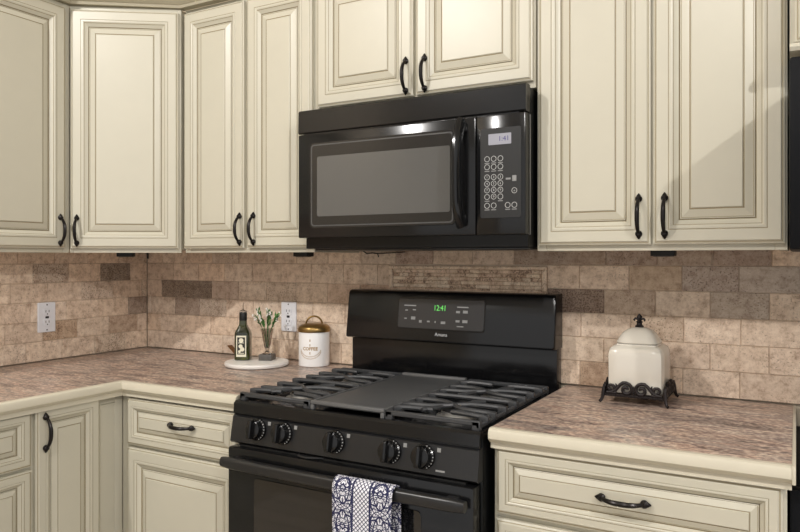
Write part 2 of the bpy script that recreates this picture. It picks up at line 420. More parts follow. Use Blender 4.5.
# framed mosaic inset above the range
def inset():
    bm = bmesh.new(); ca = bm.loops.layers.float_color.new('Col'); r2 = random.Random(5)
    def bx(x0, x1, y0, y1, z0, z1, bev, col, al):
        n0 = len(bm.faces); bm.faces.ensure_lookup_table()
        old = set(bm.faces)
        box(bm, x0, x1, y0, y1, z0, z1, bev, seg=1)
        for f in bm.faces:
            if f not in old:
                for l in f.loops: l[ca] = (*lin(col), al)
    X0, X1, Z0, Z1 = .129, .707, 1.1955, 1.289
    FR = (238, 218, 196)
    for (a, b, c, d) in ((X0, X1, Z1-.012, Z1), (X0, X1, Z0, Z0+.012), (X0, X0+.016, Z0+.012, Z1-.012), (X1-.016, X1, Z0+.012, Z1-.012)):
        bx(a, b, -.008, .008, c, d, .003, FR, .1)
    bx(X0+.016, X1-.016, 0, .006, Z0+.012, Z1-.012, 0, (186, 162, 138), 0)
    z = Z1-.0125; row = 0
    while z > Z0+.016:
        x = X0+.018-(.02 if row % 2 else 0)
        while x < X1-.018:
            w = r2.choice((.03, .036, .045, .05)); x1 = min(x+w, X1-.0175)
            dark = r2.random() < .42
            c = r2.choice(((222, 198, 176), (214, 190, 168), (228, 204, 182))) if dark else r2.choice(((240, 222, 200), (236, 214, 192), (242, 226, 206), (230, 210, 188)))
            x0 = max(x, X0+.0175)
            if x1-x0 > .006: bx(x0, x1-.0012, -.003, .004, z-.0118, z-.0008, .0012, c, .95 if dark else .05)
            x += w
        z -= .0126; row += 1
    me = bpy.data.meshes.new('trim_3'); bm.to_mesh(me); bm.free(); me.materials.append(M['tile'])
    o = bpy.data.objects.new('trim_3', me); link(o); struct(o)
inset()

# ---------------------------------------------------------------- cabinet kit
def door_profiles(f):
    fr = [(0, 0, 0), (0, -.013, 0), (.004, -.0155, 0), (.0055, -.0155, 1), (.0068, -.0165, 2), (.009, -.019, 0), (.036*f, -.019, 0), (.0375*f, -.0182, 1), (.0385*f, -.0195, 0), (.0435*f, -.0200, 0), (.0475*f, -.0182, 0),
          (.0490*f, -.0168, 1), (.0550*f, -.0125, 0), (.0600*f, -.0095, 0), (.0625*f, -.0060, 1), (.066*f, -.0060, 1)]
    pn = [(.0632*f, -.003, 0), (.0632*f, -.0085, 0), (.0655*f, -.0095, 0), (.0670*f, -.0090, 1), (.0800*f, -.0135, 0), (.0855*f, -.0150, 0), (.0868*f, -.0142, 1), (.0885*f, -.0150, 1), (.0905*f, -.0172, 0)]
    return fr, pn

def pull(L=.096, n=9):
    """arched cabinet pull with spade feet, along local Z, foot face at y=0"""
    bm = bmesh.new(); h = L/2
    pts, rad = [], []
    N = 16
    for i in range(N+1):
        t = -1+2*i/N; z = t*h*.93; a = 1-abs(t)**2.6
        pts.append((0, -.0075-.021*a, z)); rad.append(.0040+.0020*(1-t*t) if abs(t) < .97 else .0044)
    tube(bm, pts, rad, n)
    for s in (-1, 1):
        lathe(bm, [(.0075, 0), (.0090, .0025), (.0085, .006), (.0058, .0085), (.0070, .0110), (.0040, .0140)], 14, (0, 0, s*h*.93), axis='Y')
        tube(bm, [(0, -.004, s*h*.93), (0, -.0045, s*(h*.93+.008)), (0, -.003, s*(h*.93+.014))], [.0078, .0056, .0014], 8)
    return bm

def add_door(root, x, z, w, h, hx=None, hz=None, f=1.0, name='door', horiz=False, y=0., hL=.096):
    fr, pn = door_profiles(f)
    bm = bmesh.new(); rings(bm, w, h, fr)
    d = obj(name, bm, [M['cream'], M['glaze'], M['glaze_soft']], root, (x, y, z), angle=20)
    bm = bmesh.new(); rings(bm, w, h, pn)
    obj('raised_panel', bm, [M['cream'], M['glaze'], M['glaze_soft']], d, angle=20)
    if hx is not None:
        obj('handle', pull(hL), M['bronze'], d, (hx, -.019, hz), (0, R(90) if horiz else 0, 0), label='dark bronze arched pull')
    return d

def wall_box(root, w, depth, z0, z1, lip=.016):
    """carcass + face frame; front of frame at local y=0, box runs back to +depth; recessed underside"""
    bm = bmesh.new(); t = .018
    box(bm, 0, w, .019, depth, z1-t, z1); box(bm, 0, t, .019, depth, z0, z1-t); box(bm, w-t, w, .019, depth, z0, z1-t)
    box(bm, t, w-t, .019, depth, z0+.012, z0+.03); box(bm, t, w-t, depth-.008, depth, z0+.03, z1-t)
    obj('carcass', bm, M['cream_side'], root)
    bm = bmesh.new()
    box(bm, 0, .026, 0, .019, z0, z1, .0012); box(bm, w-.026, w, 0, .019, z0, z1, .0012)
    box(bm, .026, w-.026, 0, .019, z0, z0+.03, .0012); box(bm, .026, w-.026, 0, .019, z1-.04, z1, .0012)
    if w > .5: box(bm, w/2-.02, w/2+.02, 0, .019, z0+.03, z1-.04, .0012)
    obj('face_frame', bm, M['cream'], root)

UB, UT, UD = 1.3345, 2.236, 1.3505      # underside / top of the wall cabinets, lower edge of their doors
FY = -.275
dh = 2.2185-UD
# two-door cabinet between corner and range
r = thing('wall_cabinet', 'tall cream wall cabinet with two narrow doors, above the bottle and canister', 'cabinet', (-.5895, FY, 0))
wall_box(r, .5925, .274, UB, UT)
add_door(r, .006, UD, .2905, dh, .2785, .0655+.0)
add_door(r, .3115, UD, .2785, dh, .0360-.0, .0655)
# cabinet over the microwave
r = thing('wall_cabinet', 'short cream wall cabinet with two doors directly above the microwave', 'cabinet', (.0045, FY, 0))
wall_box(r, .758, .274, 1.790, UT)
add_door(r, .0180, 1.8085, .3575, 2.2185-1.8085, .3375, .060)
add_door(r, .3860, 1.8085, .3660, 2.2185-1.8085, .0340, .060)
# big cabinet over the right counter
r = thing('wall_cabinet', 'tall cream wall cabinet with two wide doors above the square ivory jar', 'cabinet', (.7665, FY, 0))
wall_box(r, .6090, .274, UB, UT)
add_door(r, .0078, UD, .2950, dh, .2676, .0715)
add_door(r, .3098, UD, .2945, dh, .0282, .0715)
# diagonal corner cabinet
A = Vector((-.9145, -.5240)); Bp = Vector((-.5910, -.2950)); dv = Bp-A; ang = math.atan2(dv.y, dv.x); wd = dv.length
r = thing('corner_cabinet', 'cream diagonal corner wall cabinet with one door, between two runs of wall cabinets', 'cabinet', (A.x, A.y, 0), ang)
bm = bmesh.new()
inv = Matrix.Rotation(-ang, 2)
foot = [inv @ (Vector(p)-A) for p in ((A.x, A.y), (Bp.x, Bp.y), (-.5910, -.002), (XW+.002, -.002), (XW+.002, -.5240))]
# front edge pulled back behind the face frame
fp = [(foot[0].x, .019), (foot[1].x, .019)]+[(p.x, p.y) for p in foot[2:]]
prism(bm, fp, 'Z', UB+.012, UT); obj('carcass', bm, M['cream_side'], r)
bm = bmesh.new()
box(bm, 0, .012, 0, .019, UB, UT, .0012); box(bm, wd-.012, wd, 0, .019, UB, UT, .0012)
box(bm, .012, wd-.012, 0, .019, UB, UB+.03, .0012); box(bm, .012, wd-.012, 0, .019, UT-.04, UT, .0012)
obj('face_frame', bm, M['cream'], r)
add_door(r, .008, UD, wd-.016, dh, .024, .064)
# left-wall cabinet (front faces +X)
r = thing('wall_cabinet', 'cream wall cabinet on the side wall, hung over the lone outlet', 'cabinet', (-.9140, -.9670, 0), R(90))
wall_box(r, .4410, .200, UB, UT)
add_door(r, .006, UD, .4090, dh, .384, .064)
r = thing('wall_cabinet', 'cream side-wall cabinet furthest from the tiled corner', 'cabinet', (-.9140, -1.4200, 0), R(90))
wall_box(r, .4510, .200, UB, UT)
add_door(r, .006, UD, .4380, dh, .03, .064)
# crown moulding
bm = bmesh.new()
prof = [(0, 2.2365), (.012, 2.2365), (.014, 2.246), (.020, 2.250), (.028, 2.272), (.048, 2.300), (.062, 2.312), (.064, 2.330), (.070, 2.335), (.070, 2.345), (0, 2.345)]
sweep_profile(bm, [(-.9140, -1.42), (-.9145, -.5240), (-.5910, -.2860), (1.376, -.2860)], [(o+.008 if o else -.01, z) for o, z in prof])
struct(obj('trim_4', bm, M['crown']))
# deep cabinet and hung black appliance at the far end
r = thing('wall_cabinet', 'sliver of a deep cream cabinet with a rounded lower moulding above the hung black appliance', 'cabinet', (1.3805, -.361, 0))
wall_box(r, .62, .360, 1.7680, UT)
add_door(r, .010, 1.795, .290, 2.2185-1.795); add_door(r, .318, 1.795, .290, 2.2185-1.795)
bm = bmesh.new()
prism(bm, [(-.019, 1.768), (-.030, 1.772), (-.034, 1.780), (-.030, 1.788), (-.019, 1.792), (0, 1.792), (0, 1.768)], 'X', 0, .62)
obj('lower_moulding', bm, M['cream'], r)
r = thing('wall_appliance', 'deep black appliance hung under the deep cream cabinet, over the end of the counter', 'appliance', (1.3815, -.61, 0))
obj('housing', B(0, .60, .03, .608, 1.3320, 1.7050, .004), M['black_matte'], r)
obj('front_panel', B(.0, .60, 0, .0295, 1.3320, 1.7050, .005), M['black_matte'], r)
obj('handle', B(.44, .46, -.035, -.001, 1.38, 1.66, .006), M['black_satin'], r)

# ---------------------------------------------------------------- base cabinets
BY = -.606
def base_box(root, w, depth, z1=.884, rails=()):
    bm = bmesh.new(); t = .018
    box(bm, 0, t, .019, depth, .09, z1); box(bm, w-t, w, .019, depth, .09, z1); box(bm, t, w-t, .019, depth, .09, .108)
    box(bm, t, w-t, depth-.008, depth, .108, z1); box(bm, t, w-t, .06, .075, 0, .09)
    obj('carcass', bm, M['cream_side'], root)
    bm = bmesh.new()
    box(bm, 0, .03, 0, .019, .09, z1, .001); box(bm, w-.03, w, 0, .019, .09, z1, .001)
    for z in (.09, z1-.035)+tuple(rails): box(bm, .03, w-.03, 0, .019, z, z+.035, .001)
    obj('face_frame', bm, M['cream'], root)
FD = .66
r = thing('base_cabinet', 'cream drawer base cabinet under the counter that holds the ivory jar', 'cabinet', (.7720, BY, 0))
base_box(r, .606, .600, rails=(.695, .38))
add_door(r, .009, .7195, .5900, .1525, .2900, .0790, FD, 'drawer', True)
add_door(r, .009, .4080, .5900, .2990, .3050, .1500, FD, 'drawer', True)
add_door(r, .009, .1000, .5900, .2960, .3050, .1500, FD, 'drawer', True)
r = thing('base_cabinet', 'cream base cabinet with a drawer over a door, between the inner corner and the stove', 'cabinet', (-.5275, BY, 0))
base_box(r, .5235, .600, rails=(.692,))
add_door(r, .0385, .7155, .4750, .1490, .2500, .0865, FD, 'drawer', True)
add_door(r, .0385, .1000, .4750, .6060)
# left-wall run, fronts face +X ; local x -> +Y
r = thing('base_cabinet', 'narrow cream base cabinet with one door and a vertical pull, beside the inner corner', 'cabinet', (-.5280, -.9240, 0), R(90))
base_box(r, .3170, .585)
obj('filler_strip', B(.2240, .2865, .0002, .0188, .126, .848), M['cream'], r)
add_door(r, .006, .1000, .2150, .7810, .0260, .7080, .8)
r = thing('base_cabinet', 'cream base cabinet with stacked drawers, next to the narrow one-door cabinet', 'cabinet', (-.5280, -1.3860, 0), R(90))
base_box(r, .4610, .585, rails=(.695,))
add_door(r, .008, .7180, .4480, .1580, .2240, .0780, FD, 'drawer', True)
add_door(r, .008, .4100, .4480, .2980, .2240, .1500, FD, 'drawer', True)
add_door(r, .008, .1000, .4480, .2990, .2240, .1500, FD, 'drawer', True)

# ---------------------------------------------------------------- countertops
EP = [(0, .886), (.010, .886), (.013, .889), (.019, .893), (.022, .897), (.022, .911), (.019, .917), (.013, .9205), (0, .9205)]
def counter(label, poly, path):
    r = thing('countertop', label, 'countertop')
    bm = bmesh.new(); prism(bm, poly, 'Z', .886, .920); obj('stone_slab', bm, M['stone'], r, label='streaked brown and tan stone-look surface')
    bm = bmesh.new(); sweep_profile(bm, path, EP)
    bm2 = bm
    sweep_profile(bm2, path, [(0, .872), (.006, .872), (.006, .8855), (0, .8855)])
    obj('edge_trim', bm2, M['wood_edge'], r, angle=30, label='cream painted wood edge')
    return r
YE = -.6235
counter('L-shaped brown streaked countertop with cream edge, under the tray and bottle', [(XW+.0005, -.001), (-.0035, -.001), (-.0035, YE), (-.5060, YE), (-.5060, -1.386), (XW+.0005, -1.386)],
        [(-.5060, -1.386), (-.5060, YE), (-.0035, YE)])
counter('straight brown streaked countertop with cream edge, under the ivory jar', [(.7710, -.001), (1.3860, -.001), (1.3860, YE), (.7710, YE)], [(.7710, YE), (1.3860, YE), ])
r = [o for o in bpy.data.objects if o.name.startswith('countertop')][-1]
obj('end_strip', B(1.3862, 1.3930, -.645, -.001, .886, .9212, .0015), M['wood_edge'], r)

# black appliance below the end of the counter
r = thing('floor_appliance', 'black appliance in shadow below the end of the straight countertop', 'appliance', (1.3810, -.60, 0))
obj('housing', B(.001, .60, .03, .598, .02, .866, .004), M['black_matte'], r)
obj('front_panel', B(.001, .60, 0, .0295, .10, .866, .005), M['black_matte'], r)
obj('foot', B(.03, .07, .05, .09, 0, .0195), M['rubber'], r); obj('foot', B(.53, .57, .05, .09, 0, .0195), M['rubber'], r)
obj('foot', B(.03, .07, .5, .54, 0, .0195), M['rubber'], r); obj('foot', B(.53, .57, .5, .54, 0, .0195), M['rubber'], r)

# ---------------------------------------------------------------- microwave
mw = thing('microwave', 'black over-the-range microwave with grey window, handle and keypad', 'microwave', (.0020, -.362, 1.345))
W = .7610
obj('housing', B(.004, W-.006, .036, .355, .0, .440, .003), M['black_side'], mw)
obj('bottom_panel', B(.030, W-.010, .050, .330, -.006, .0005, .002), M['black_satin'], mw)
bm = bmesh.new()   # top vent cover
prism(bm, [(.0355, .3660), (.004, .3660), (.000, .3700), (.0015, .4360), (.006, .4410), (.0355, .4410)], 'X', 0, W)
box(bm, .02, W-.02, .004, .03, .361, .3655)
obj('vent_cover', bm, M['black'], mw)
# door : frame with rounded window
DX1 = .6155
def door_frame(w, h, y0, y1, cut, mat, name, par, z):
    """flat slab with softly bevelled border"""
    return obj(name, B(0, w, y1, y0, 0, h, .004), mat, par, (0, 0, z))
d = door_frame(DX1, .3290, .0355, 0, None, M['black'], 'door', mw, .0340)
pw, ph = .5080, .2700
obj('window_frame', plate(pw, ph, .014, -.0002, -.0030, .0012), M['mw_frame'], d, (.3010, 0, .1650))
obj('frame_inset', plate(pw-.012, ph-.012, .011, -.0031, -.0034, .0002), M['mw_line'], d, (.3010, 0, .1650))
obj('frame_field', plate(pw-.020, ph-.020, .009, -.0031, -.00345, .0002), M['mw_frame'], d, (.3010, 0, .1650))
obj('window', plate(.4620, .1880, .006, -.0035, -.0042, .0003), M['mw_window'], d, (.3080, 0, .1610), label='grey mesh-backed window')
bm = bmesh.new()     # bowed vertical handle
pts = []; rad = []
for i in range(15):
    t = -1+2*i/14; pts.append((0, -.012-.034*(1-abs(t)**4), .142*t)); rad.append(.0225)
tube(bm, pts, rad, 14, flat=(.60, 1.0))
for s in (-1, 1): box(bm, -.014, .014, -.016, -.0005, s*.128-.013, s*.128+.013, .004)
obj('handle', bm, M['black'], d, (.5790, 0, .1720))
# keypad side
cp = obj('control_panel', B(0, W-DX1-.002, 0, .0355, 0, .3290, .004), M['black'], mw, (DX1+.002, 0, .0340))
obj('keypad', plate(.1180, .2460, .006, -.0002, -.0012, .0005), M['mw_panel'], cp, (.0720, 0, .1690))
sc_ = plate(.0660, .0300, .002, -.0013, -.0020, .0003)
lc = obj('display', sc_, M['lcd'], cp, (.0700, 0, .2610))
text('digits', '1:41', .019, M['lcd_text'], lc, (.012, -.0024, 0))
KX = (.033, .0525, .0720)
def ringbm(r_, w=.0012):
    bm = bmesh.new(); n = 20; lo = []
    for rr, y in ((r_-w, 0), (r_-w, -.0006), (r_, -.0006), (r_, 0)):
        lo.append([bm.verts.new((rr*math.cos(2*math.pi*j/n), y, rr*math.sin(2*math.pi*j/n))) for j in range(n)])
    for a, b in zip(lo, lo[1:]):
        for j in range(n): bm.faces.new((a[j], a[(j+1) % n], b[(j+1) % n], b[j]))
    return bm
keyring = None
def key(x, z, s, ring=True, sub=None, mat='print'):
    global keyring
    if ring:
        if keyring is None: keyring = obj('key_ring', ringbm(.0078), M[mat], cp, (x, -.0013, z))
        else:
            c = keyring.copy(); COL.objects.link(c); c.location = (x, -.0013, z)
    if s: text('key_mark', s, .0085, M['print'], cp, (x, -.0016, z))
    if sub: obj('key_mark', B(-.007, .007, -.0006, 0, -.0012, .0012), M['print_dim'], cp, (x, -.0013, z-.0115))
for i, n_ in enumerate('123456789'): key(KX[i % 3], .1580-.0178*(i//3), n_)
key(KX[1], .1580-.0178*3, '0')
for rr, zz in enumerate((.2080, .1860)):
    for x in KX: key(x, zz, None, True, True)
for x in (KX[0], KX[2]): key(x, .1040, None, True, True)
for x in (KX[0], KX[1], .093, .112): key(x, .0800, None, True, True)
key(.112, .1190, 'o'); obj('key_mark', B(-.006, .006, -.0006, 0, -.008, .008, .001), M['print_dim'], cp, (.112, -.0013, .1520))
obj('key_mark', B(-.007, .007, -.0006, 0, -.0025, .0025), M['print_dim'], cp, (.0945, -.0013, .1515))
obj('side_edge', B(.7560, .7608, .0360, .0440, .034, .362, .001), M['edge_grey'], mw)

# ---------------------------------------------------------------- range
rg = thing('gas_range', 'black freestanding gas range with five knobs, griddle and cast iron grates', 'stove', (.0050, 0, 0))
RW = .7500
obj('body', B(0, RW, -.640, -.030, .045, .895, .003), M['black_side'], rg)
for x in (.03, RW-.06):
    for y in (-.60, -.09): obj('foot', B(x, x+.03, y, y+.03, 0, .0445), M['rubber'], rg)
bm = bmesh.new()
prism(bm, [(-.105, .8955), (-.652, .8955), (-.652, .876), (-.658, .8735), (-.662, .878), (-.660, .905), (-.653, .9115), (-.640, .9120), (-.636, .9040), (-.105, .9040)], 'X', -.001, RW+.001)
for x in (-.001, RW-.013): box(bm, x, x+.014, -.640, -.105, .9035, .9115, .002)
obj('cooktop', bm, M['black'], rg)
# control panel, sloped
bm = bmesh.new(); prism(bm, [(-.641, .8730), (-.654, .8730), (-.6610, .8680), (-.6730, .8010), (-.6680, .7960), (-.641, .7960)], 'X', -.003, RW+.001)
cpn = obj('control_panel', bm, M['black_satin'], rg)
def knob():
    bm = bmesh.new()
    lathe(bm, [(.0300, 0), (.0305, .003), (.0295, .008), (.0260, .011), (.0250, .022), (.0235, .0265), (.0210, .0280)], 32, axis='Y')
    box(bm, -.0075, .0075, -.042, -.020, -.0245, .0245, .004)
    return bm
kn = None; tilt = R(-10)
for i, (x, z) in enumerate(((.0920, .8415), (.1820, .8415), (.3510, .8405), (.5170, .8385), (.6090, .8385))):
    y = -.6700-(.8470-.838)*(-.18)*-1
    if kn is None:
        kn = obj('knob', knob(), M['black'], cpn, (x, -.6645, z), (tilt, 0, R(0)))
        bm = bmesh.new()
        for j in range(9):
            a = R(-60+j*16); box(bm, .0282*math.cos(a)-.0009, .0282*math.cos(a)+.0009, -.0110, -.0075, .0282*math.sin(a)-.0009, .0282*math.sin(a)+.0009)
        mk = obj('dial_marks', bm, M['print'], kn)
    else:
        c = kn.copy(); COL.objects.link(c); c.location = (x, -.6645, z)
        c2 = mk.copy(); COL.objects.link(c2); c2.parent = c
    obj('burner_mark', B(-.005, .005, -.0008, 0, -.005, .005, .0003, seg=1), M['print_dim'], cpn, (x+.040, -.6640, z+.020), (tilt, 0, 0))
obj('printed_mark', B(-.012, .012, -.0008, 0, -.0022, .0022), M['print_dim'], cpn, (.655, -.6708, .8110), (tilt, 0, 0))
# oven door
dr = obj('oven_door', B(.002, RW-.002, -.6880, -.6420, .175, .789, .006), M['black'], rg)
obj('window', plate(.5150, .330, .012, -.6882, -.6905, .0010), M['glass_black'], dr, (.3560, 0, .5500))
obj('vent_strip', B(.03, RW-.03, -.6700, -.6430, .7895, .7935), M['black_gap'], dr)
bm = bmesh.new()
sec = rrect(.026, .031, .010, 4)
HX0, HX1 = .0080, .7400
hp = []
for i in range(25):
    t = i/24; x = HX0+(HX1-HX0)*t
    e = min(t, 1-t)*24; off = -.7160-.006*math.sin(math.pi*t)
    sc2 = .82 if e < .3 else 1
    hp.append([bm.verts.new((x, off+a*sc2, .7545+b*sc2)) for a, b in sec])
for a, b in zip(hp, hp[1:]):
    n = len(sec)
    for j in range(n): bm.faces.new((a[j], a[(j+1) % n], b[(j+1) % n], b[j]))
bm.faces.new(hp[0]); bm.faces.new(hp[-1][::-1])
for x in (.035, RW-.065): box(bm, x, x+.03, -.712, -.6875, .744, .766, .003)
obj('handle', bm, M['black_satin'], dr)
obj('storage_drawer', B(.002, RW-.002, -.6860, -.6420, .050, .168, .006), M['black'], rg)
# little latch lever between panel and door
bm = bmesh.new(); tube(bm, [(.235, -.645, .7945), (.235, -.664, .7945), (.245, -.682, .7945), (.275, -.690, .7945), (.318, -.672, .7945)], [.003, .003, .0035, .003, .002], 8)
obj('latch_lever', bm, M['black_satin'], rg)
# backguard
bm = bmesh.new()
box(bm, .000, RW, -.052, -.006, .8960, 1.045, .004)
obj('lower_backguard', bm, M['black'], rg)
bm = bmesh.new()
prism(bm, [(-.008, 1.0360), (-.085, 1.0360), (-.0900, 1.0390), (-.0905, 1.0450), (-.0710, 1.1920), (-.0660, 1.2000), (-.0560, 1.2035), (-.008, 1.2035)], 'X', -.004, RW+.003)
es = [e for e in bm.edges if abs(e.verts[0].co.x-e.verts[1].co.x) < 1e-6 and e.verts[0].co.y < -.04 and e.verts[1].co.y < -.04]
bmesh.ops.bevel(bm, geom=es, offset=.008, segments=3, affect='EDGES', profile=.5)
bg = obj('backguard', bm, M['black'], rg)
tb = math.atan2(.0195, .147)
def onbg(z): return -.0905+(z-1.0450)*.0195/.147
zc = 1.1290
dp = obj('display_panel', plate(.3140, .0990, .008, 0, -.0026, .0010), M['panel_grey'], bg, (.3640, onbg(zc), zc), (-tb, 0, 0))
obj('panel_border', plate(.3220, .1070, .011, .002, -.0012, .0006), M['black'], bg, (.3640, onbg(zc), zc), (-tb, 0, 0))
text('clock_digits', '12:41', .026, M['green_led'], dp, (.0, -.0030, .020), sx=.82)
def pm(x, z, w=.012, h=.005): obj('button_mark', B(-w/2, w/2, -.0004, 0, -h/2, h/2), M['print_dim'], dp, (x, -.0027, z))
for x, z, w, h in ((-.112, .026, .045, .004), (-.125, .010, .010, .004), (-.095, .012, .012, .004), (-.127, -.018, .010, .004), (-.098, -.016, .016, .010), (-.070, -.026, .010, .008), (-.040, -.025, .010, .005), (-.015, -.026, .004, .006), (.014, -.027, .016, .008),
                   (.082, .026, .040, .004), (.066, .010, .014, .007), (.092, .011, .017, .009), (.066, -.020, .014, .007), (.092, -.020, .018, .009), (.076, -.037, .024, .003)): pm(x, z, w, h)
text('maker_lettering', 'Amana', .0165, M['print'], bg, (.3720, onbg(1.0630)-.0008, 1.0630), (R(90)-tb, 0, 0))

# burners
def burner(x, y, r_):
    bm = bmesh.new(); lathe(bm, [(r_+.012, 0), (r_+.012, .003), (r_+.004, .006), (r_, .008), (r_, .014), (r_-.004, .0155)], 28)
    b = obj('burner', bm, M['alu'], rg, (x, y, .9045), label='aluminium burner head')
    bm = bmesh.new(); lathe(bm, [(r_-.006, .0157), (r_-.003, .017), (r_-.003, .019), (r_-.008, .0205)], 28)
    obj('burner_cap', bm, M['black_satin'], b)
for x, y, r_ in ((.125, -.500, .040), (.125, -.235, .034), (.622, -.500, .044), (.622, -.235, .036)): burner(x, y, r_)
# grates
GZ = .9350
def grate(x0, x1, flip):
    bm = bmesh.new(); y0, y1 = -.6440, -.1180; z1 = GZ; w = .011; xm = (x0+x1)/2
    def bar(p, q, h=.014, ww=.010):
        d_ = (Vector(q)-Vector(p)); L = d_.length; a = math.atan2(d_.y, d_.x)
        n0 = set(bm.verts); box(bm, 0, L, -ww/2, ww/2, -h, 0, .0022, seg=1)
        nv = [v for v in bm.verts if v not in n0]
        bmesh.ops.rotate(bm, verts=nv, cent=(0, 0, 0), matrix=Matrix.Rotation(a, 3, 'Z')); bmesh.ops.translate(bm, verts=nv, vec=p)
    # front & rear rails standing on feet, with an open front skirt
    bar((x0, y0+.006, z1-.002), (x1, y0+.006, z1-.002), .0125, .012); bar((x0, y1-.006, z1-.002), (x1, y1-.006, z1-.002), .012, .012); bar((x0, (y0+y1)/2, z1-.002), (x1, (y0+y1)/2, z1-.002), .012, .012)
    for x in (x0+.010, x1-.010):
        for y in (y0+.008, y1-.008): box(bm, x-.0105, x+.0105, y-.008, y+.008, .9045, z1-.003, .002, seg=1)
    # side rails
    bar((x0+.005, y0, z1-.010), (x0+.005, y1, z1-.010), .010, .010); bar((x1-.005, y0, z1-.010), (x1-.005, y1, z1-.010), .010, .010)
    E_ = (-.592, -.545, -.470, -.395, -.325, -.255, -.180)
    # blocky finger ends along both outer rails
    for y in E_:
        for xe, s in ((x0, 1), (x1, -1)):
            box(bm, min(xe-s*.003, xe+s*.022), max(xe-s*.003, xe+s*.022), y-.0075, y+.0075, z1-.018, z1+.002, .004, seg=2)
    def wavy(f, n=16, r_=.0068, t0=0., t1=1.):
        pts = [(x0+.004+(x1-x0-.008)*(t0+(t1-t0)*i/n), f(t0+(t1-t0)*i/n), z1-.003+.0015*math.sin(math.pi*i/n)) for i in range(n+1)]
        tube(bm, pts, [r_*(1 if 0 < i < n else .85) for i in range(n+1)], 8)
    sm = lambda t: 1/(1+math.exp(-(t-.5)*13))
    for ya, yb in ((-.545, -.470), (-.325, -.255)):
        wavy(lambda t: ya+(yb-ya)*sm(t)); wavy(lambda t: yb+(ya-yb)*sm(t))
        for d_ in (-1, 1):                       # short fingers pointing at the burner
            yc_ = (ya+yb)/2
            tube(bm, [(xm+d_*.050, yc_+d_*.085, z1-.003), (xm+d_*.030, yc_+d_*.060, z1-.001), (xm+d_*.020, yc_+d_*.030, z1-.002)], [.0062, .0062, .0050], 8)
    wavy(lambda t: -.592+.016*math.sin(math.pi*t)**2, t1=.40); wavy(lambda t: -.592+.016*math.sin(math.pi*t)**2, t0=.60)
    wavy(lambda t: -.395); wavy(lambda t: -.180, t1=.40); wavy(lambda t: -.180, t0=.60)
    return obj('grate', bm, M['cast'], rg, (0, 0, 0), label='cast iron burner grate')
grate(.0060, .2515, 1); grate(.4870, .7440, -1)
# griddle
gx0, gx1, gy0, gy1 = .2545, .4840, -.6440, -.1260
bm = bmesh.new()
box(bm, gx0+.004, gx1-.004, gy0+.012, gy1-.02, GZ-.016, GZ-.004, .003)
g = obj('griddle', bm, M['griddle'], rg, label='flat dark grey griddle plate')
bm = bmesh.new()
box(bm, gx0, gx1, gy0, gy0+.011, GZ-.010, GZ, .002); box(bm, gx0, gx0+.011, gy0, gy0+.011, .9045, GZ-.011, .002); box(bm, gx1-.011, gx1, gy0, gy0+.011, .9045, GZ-.011, .002)
box(bm, gx0, gx1, gy1-.018, gy1, GZ-.014, GZ+.003, .004); box(bm, gx0, gx0+.011, gy1-.011, gy1, .9045, GZ-.015, .002); box(bm, gx1-.011, gx1, gy1-.011, gy1, .9045, GZ-.015, .002)
box(bm, gx0, gx0+.0035, gy0+.0112, gy1-.0182, GZ-.014, GZ-.001, .001, seg=1); box(bm, gx1-.0035, gx1, gy0+.0112, gy1-.0182, GZ-.014, GZ-.001, .001, seg=1)
obj('griddle_frame', bm, M['griddle_rim'], g)

# ---------------------------------------------------------------- towel
def towel():
    bm = bmesh.new(); uvl = bm.loops.layers.uv.new('UVMap')
    W_, nx = .168, 20
    yo = -.722; r_ = .0215
    path = [(yo+.020, .560+.01*i) for i in range(0, 19)]
    for i in range(9):
        a = math.pi*i/8; path.append((yo+.0205*math.cos(a), .7530+r_*math.sin(a)))
    path += [(yo-.0207, .7460-.012*i) for i in range(0, 30)]
    S = [0]
    for p, q in zip(path, path[1:]): S.append(S[-1]+math.hypot(q[0]-p[0], q[1]-p[1]))
    iv = len(path)
    vs = []
    for i in range(nx+1):
        u = W_*i/nx; col = []
        for (y, z), s in zip(path, S):
            d = max(0, (.735-z)) if y < yo else 0
            wv = .004*math.sin(u*60+1.0)*min(1, d*6)-.012*min(1, d*2.5)*(.3+.3*math.sin(u*24))
            sh = -.006*min(1, d*3)*(u/W_-.5)
            col.append(bm.verts.new((u+sh, y+min(0, wv), z-.002*math.sin(u*30)*(1 if y < yo else .2)*min(1, d*10))))
        vs.append(col)
    for i in range(nx):
        for j in range(len(path)-1):
            f = bm.faces.new((vs[i][j], vs[i+1][j], vs[i+1][j+1], vs[i][j+1]))
            for l, (a, b) in zip(f.loops, ((i, j), (i+1, j), (i+1, j+1), (i, j+1))): l[uvl].uv = (W_*a/nx, S[b])
    o = obj('dish_towel', bm, M['towel'], None, (.4020, 0, 0), angle=80)
    m = o.modifiers.new('thick', 'SOLIDIFY'); m.thickness = .0035; m.offset = 1
    tag(o, 'white and navy damask dish towel folded over the oven door handle', 'towel')
towel()

# ---------------------------------------------------------------- tray, bottle, vase, canister
TC = (-.3370, -.1690)
tr = thing('serving_board', 'round white marble board with a leather tab, under the bottle and vase', 'tray', (TC[0], TC[1], .9205))
bm = bmesh.new(); lathe(bm, [(.105, 0), (.114, .002), (.1165, .006), (.1165, .012), (.1145, .0155), (.108, .0165)], 56); obj('board', bm, M['marble'], tr)
bm = bmesh.new()
n0 = set(bm.verts); box(bm, .100, .176, -.011, .011, .0170, .0215, .002)
bmesh.ops.rotate(bm, verts=list(bm.verts), cent=(.100, 0, .017), matrix=Matrix.Rotation(R(-32), 3, 'Y'))
obj('tab', bm, M['leather'], tr, (0, 0, .001), (0, 0, R(170)), label='brown leather tab')

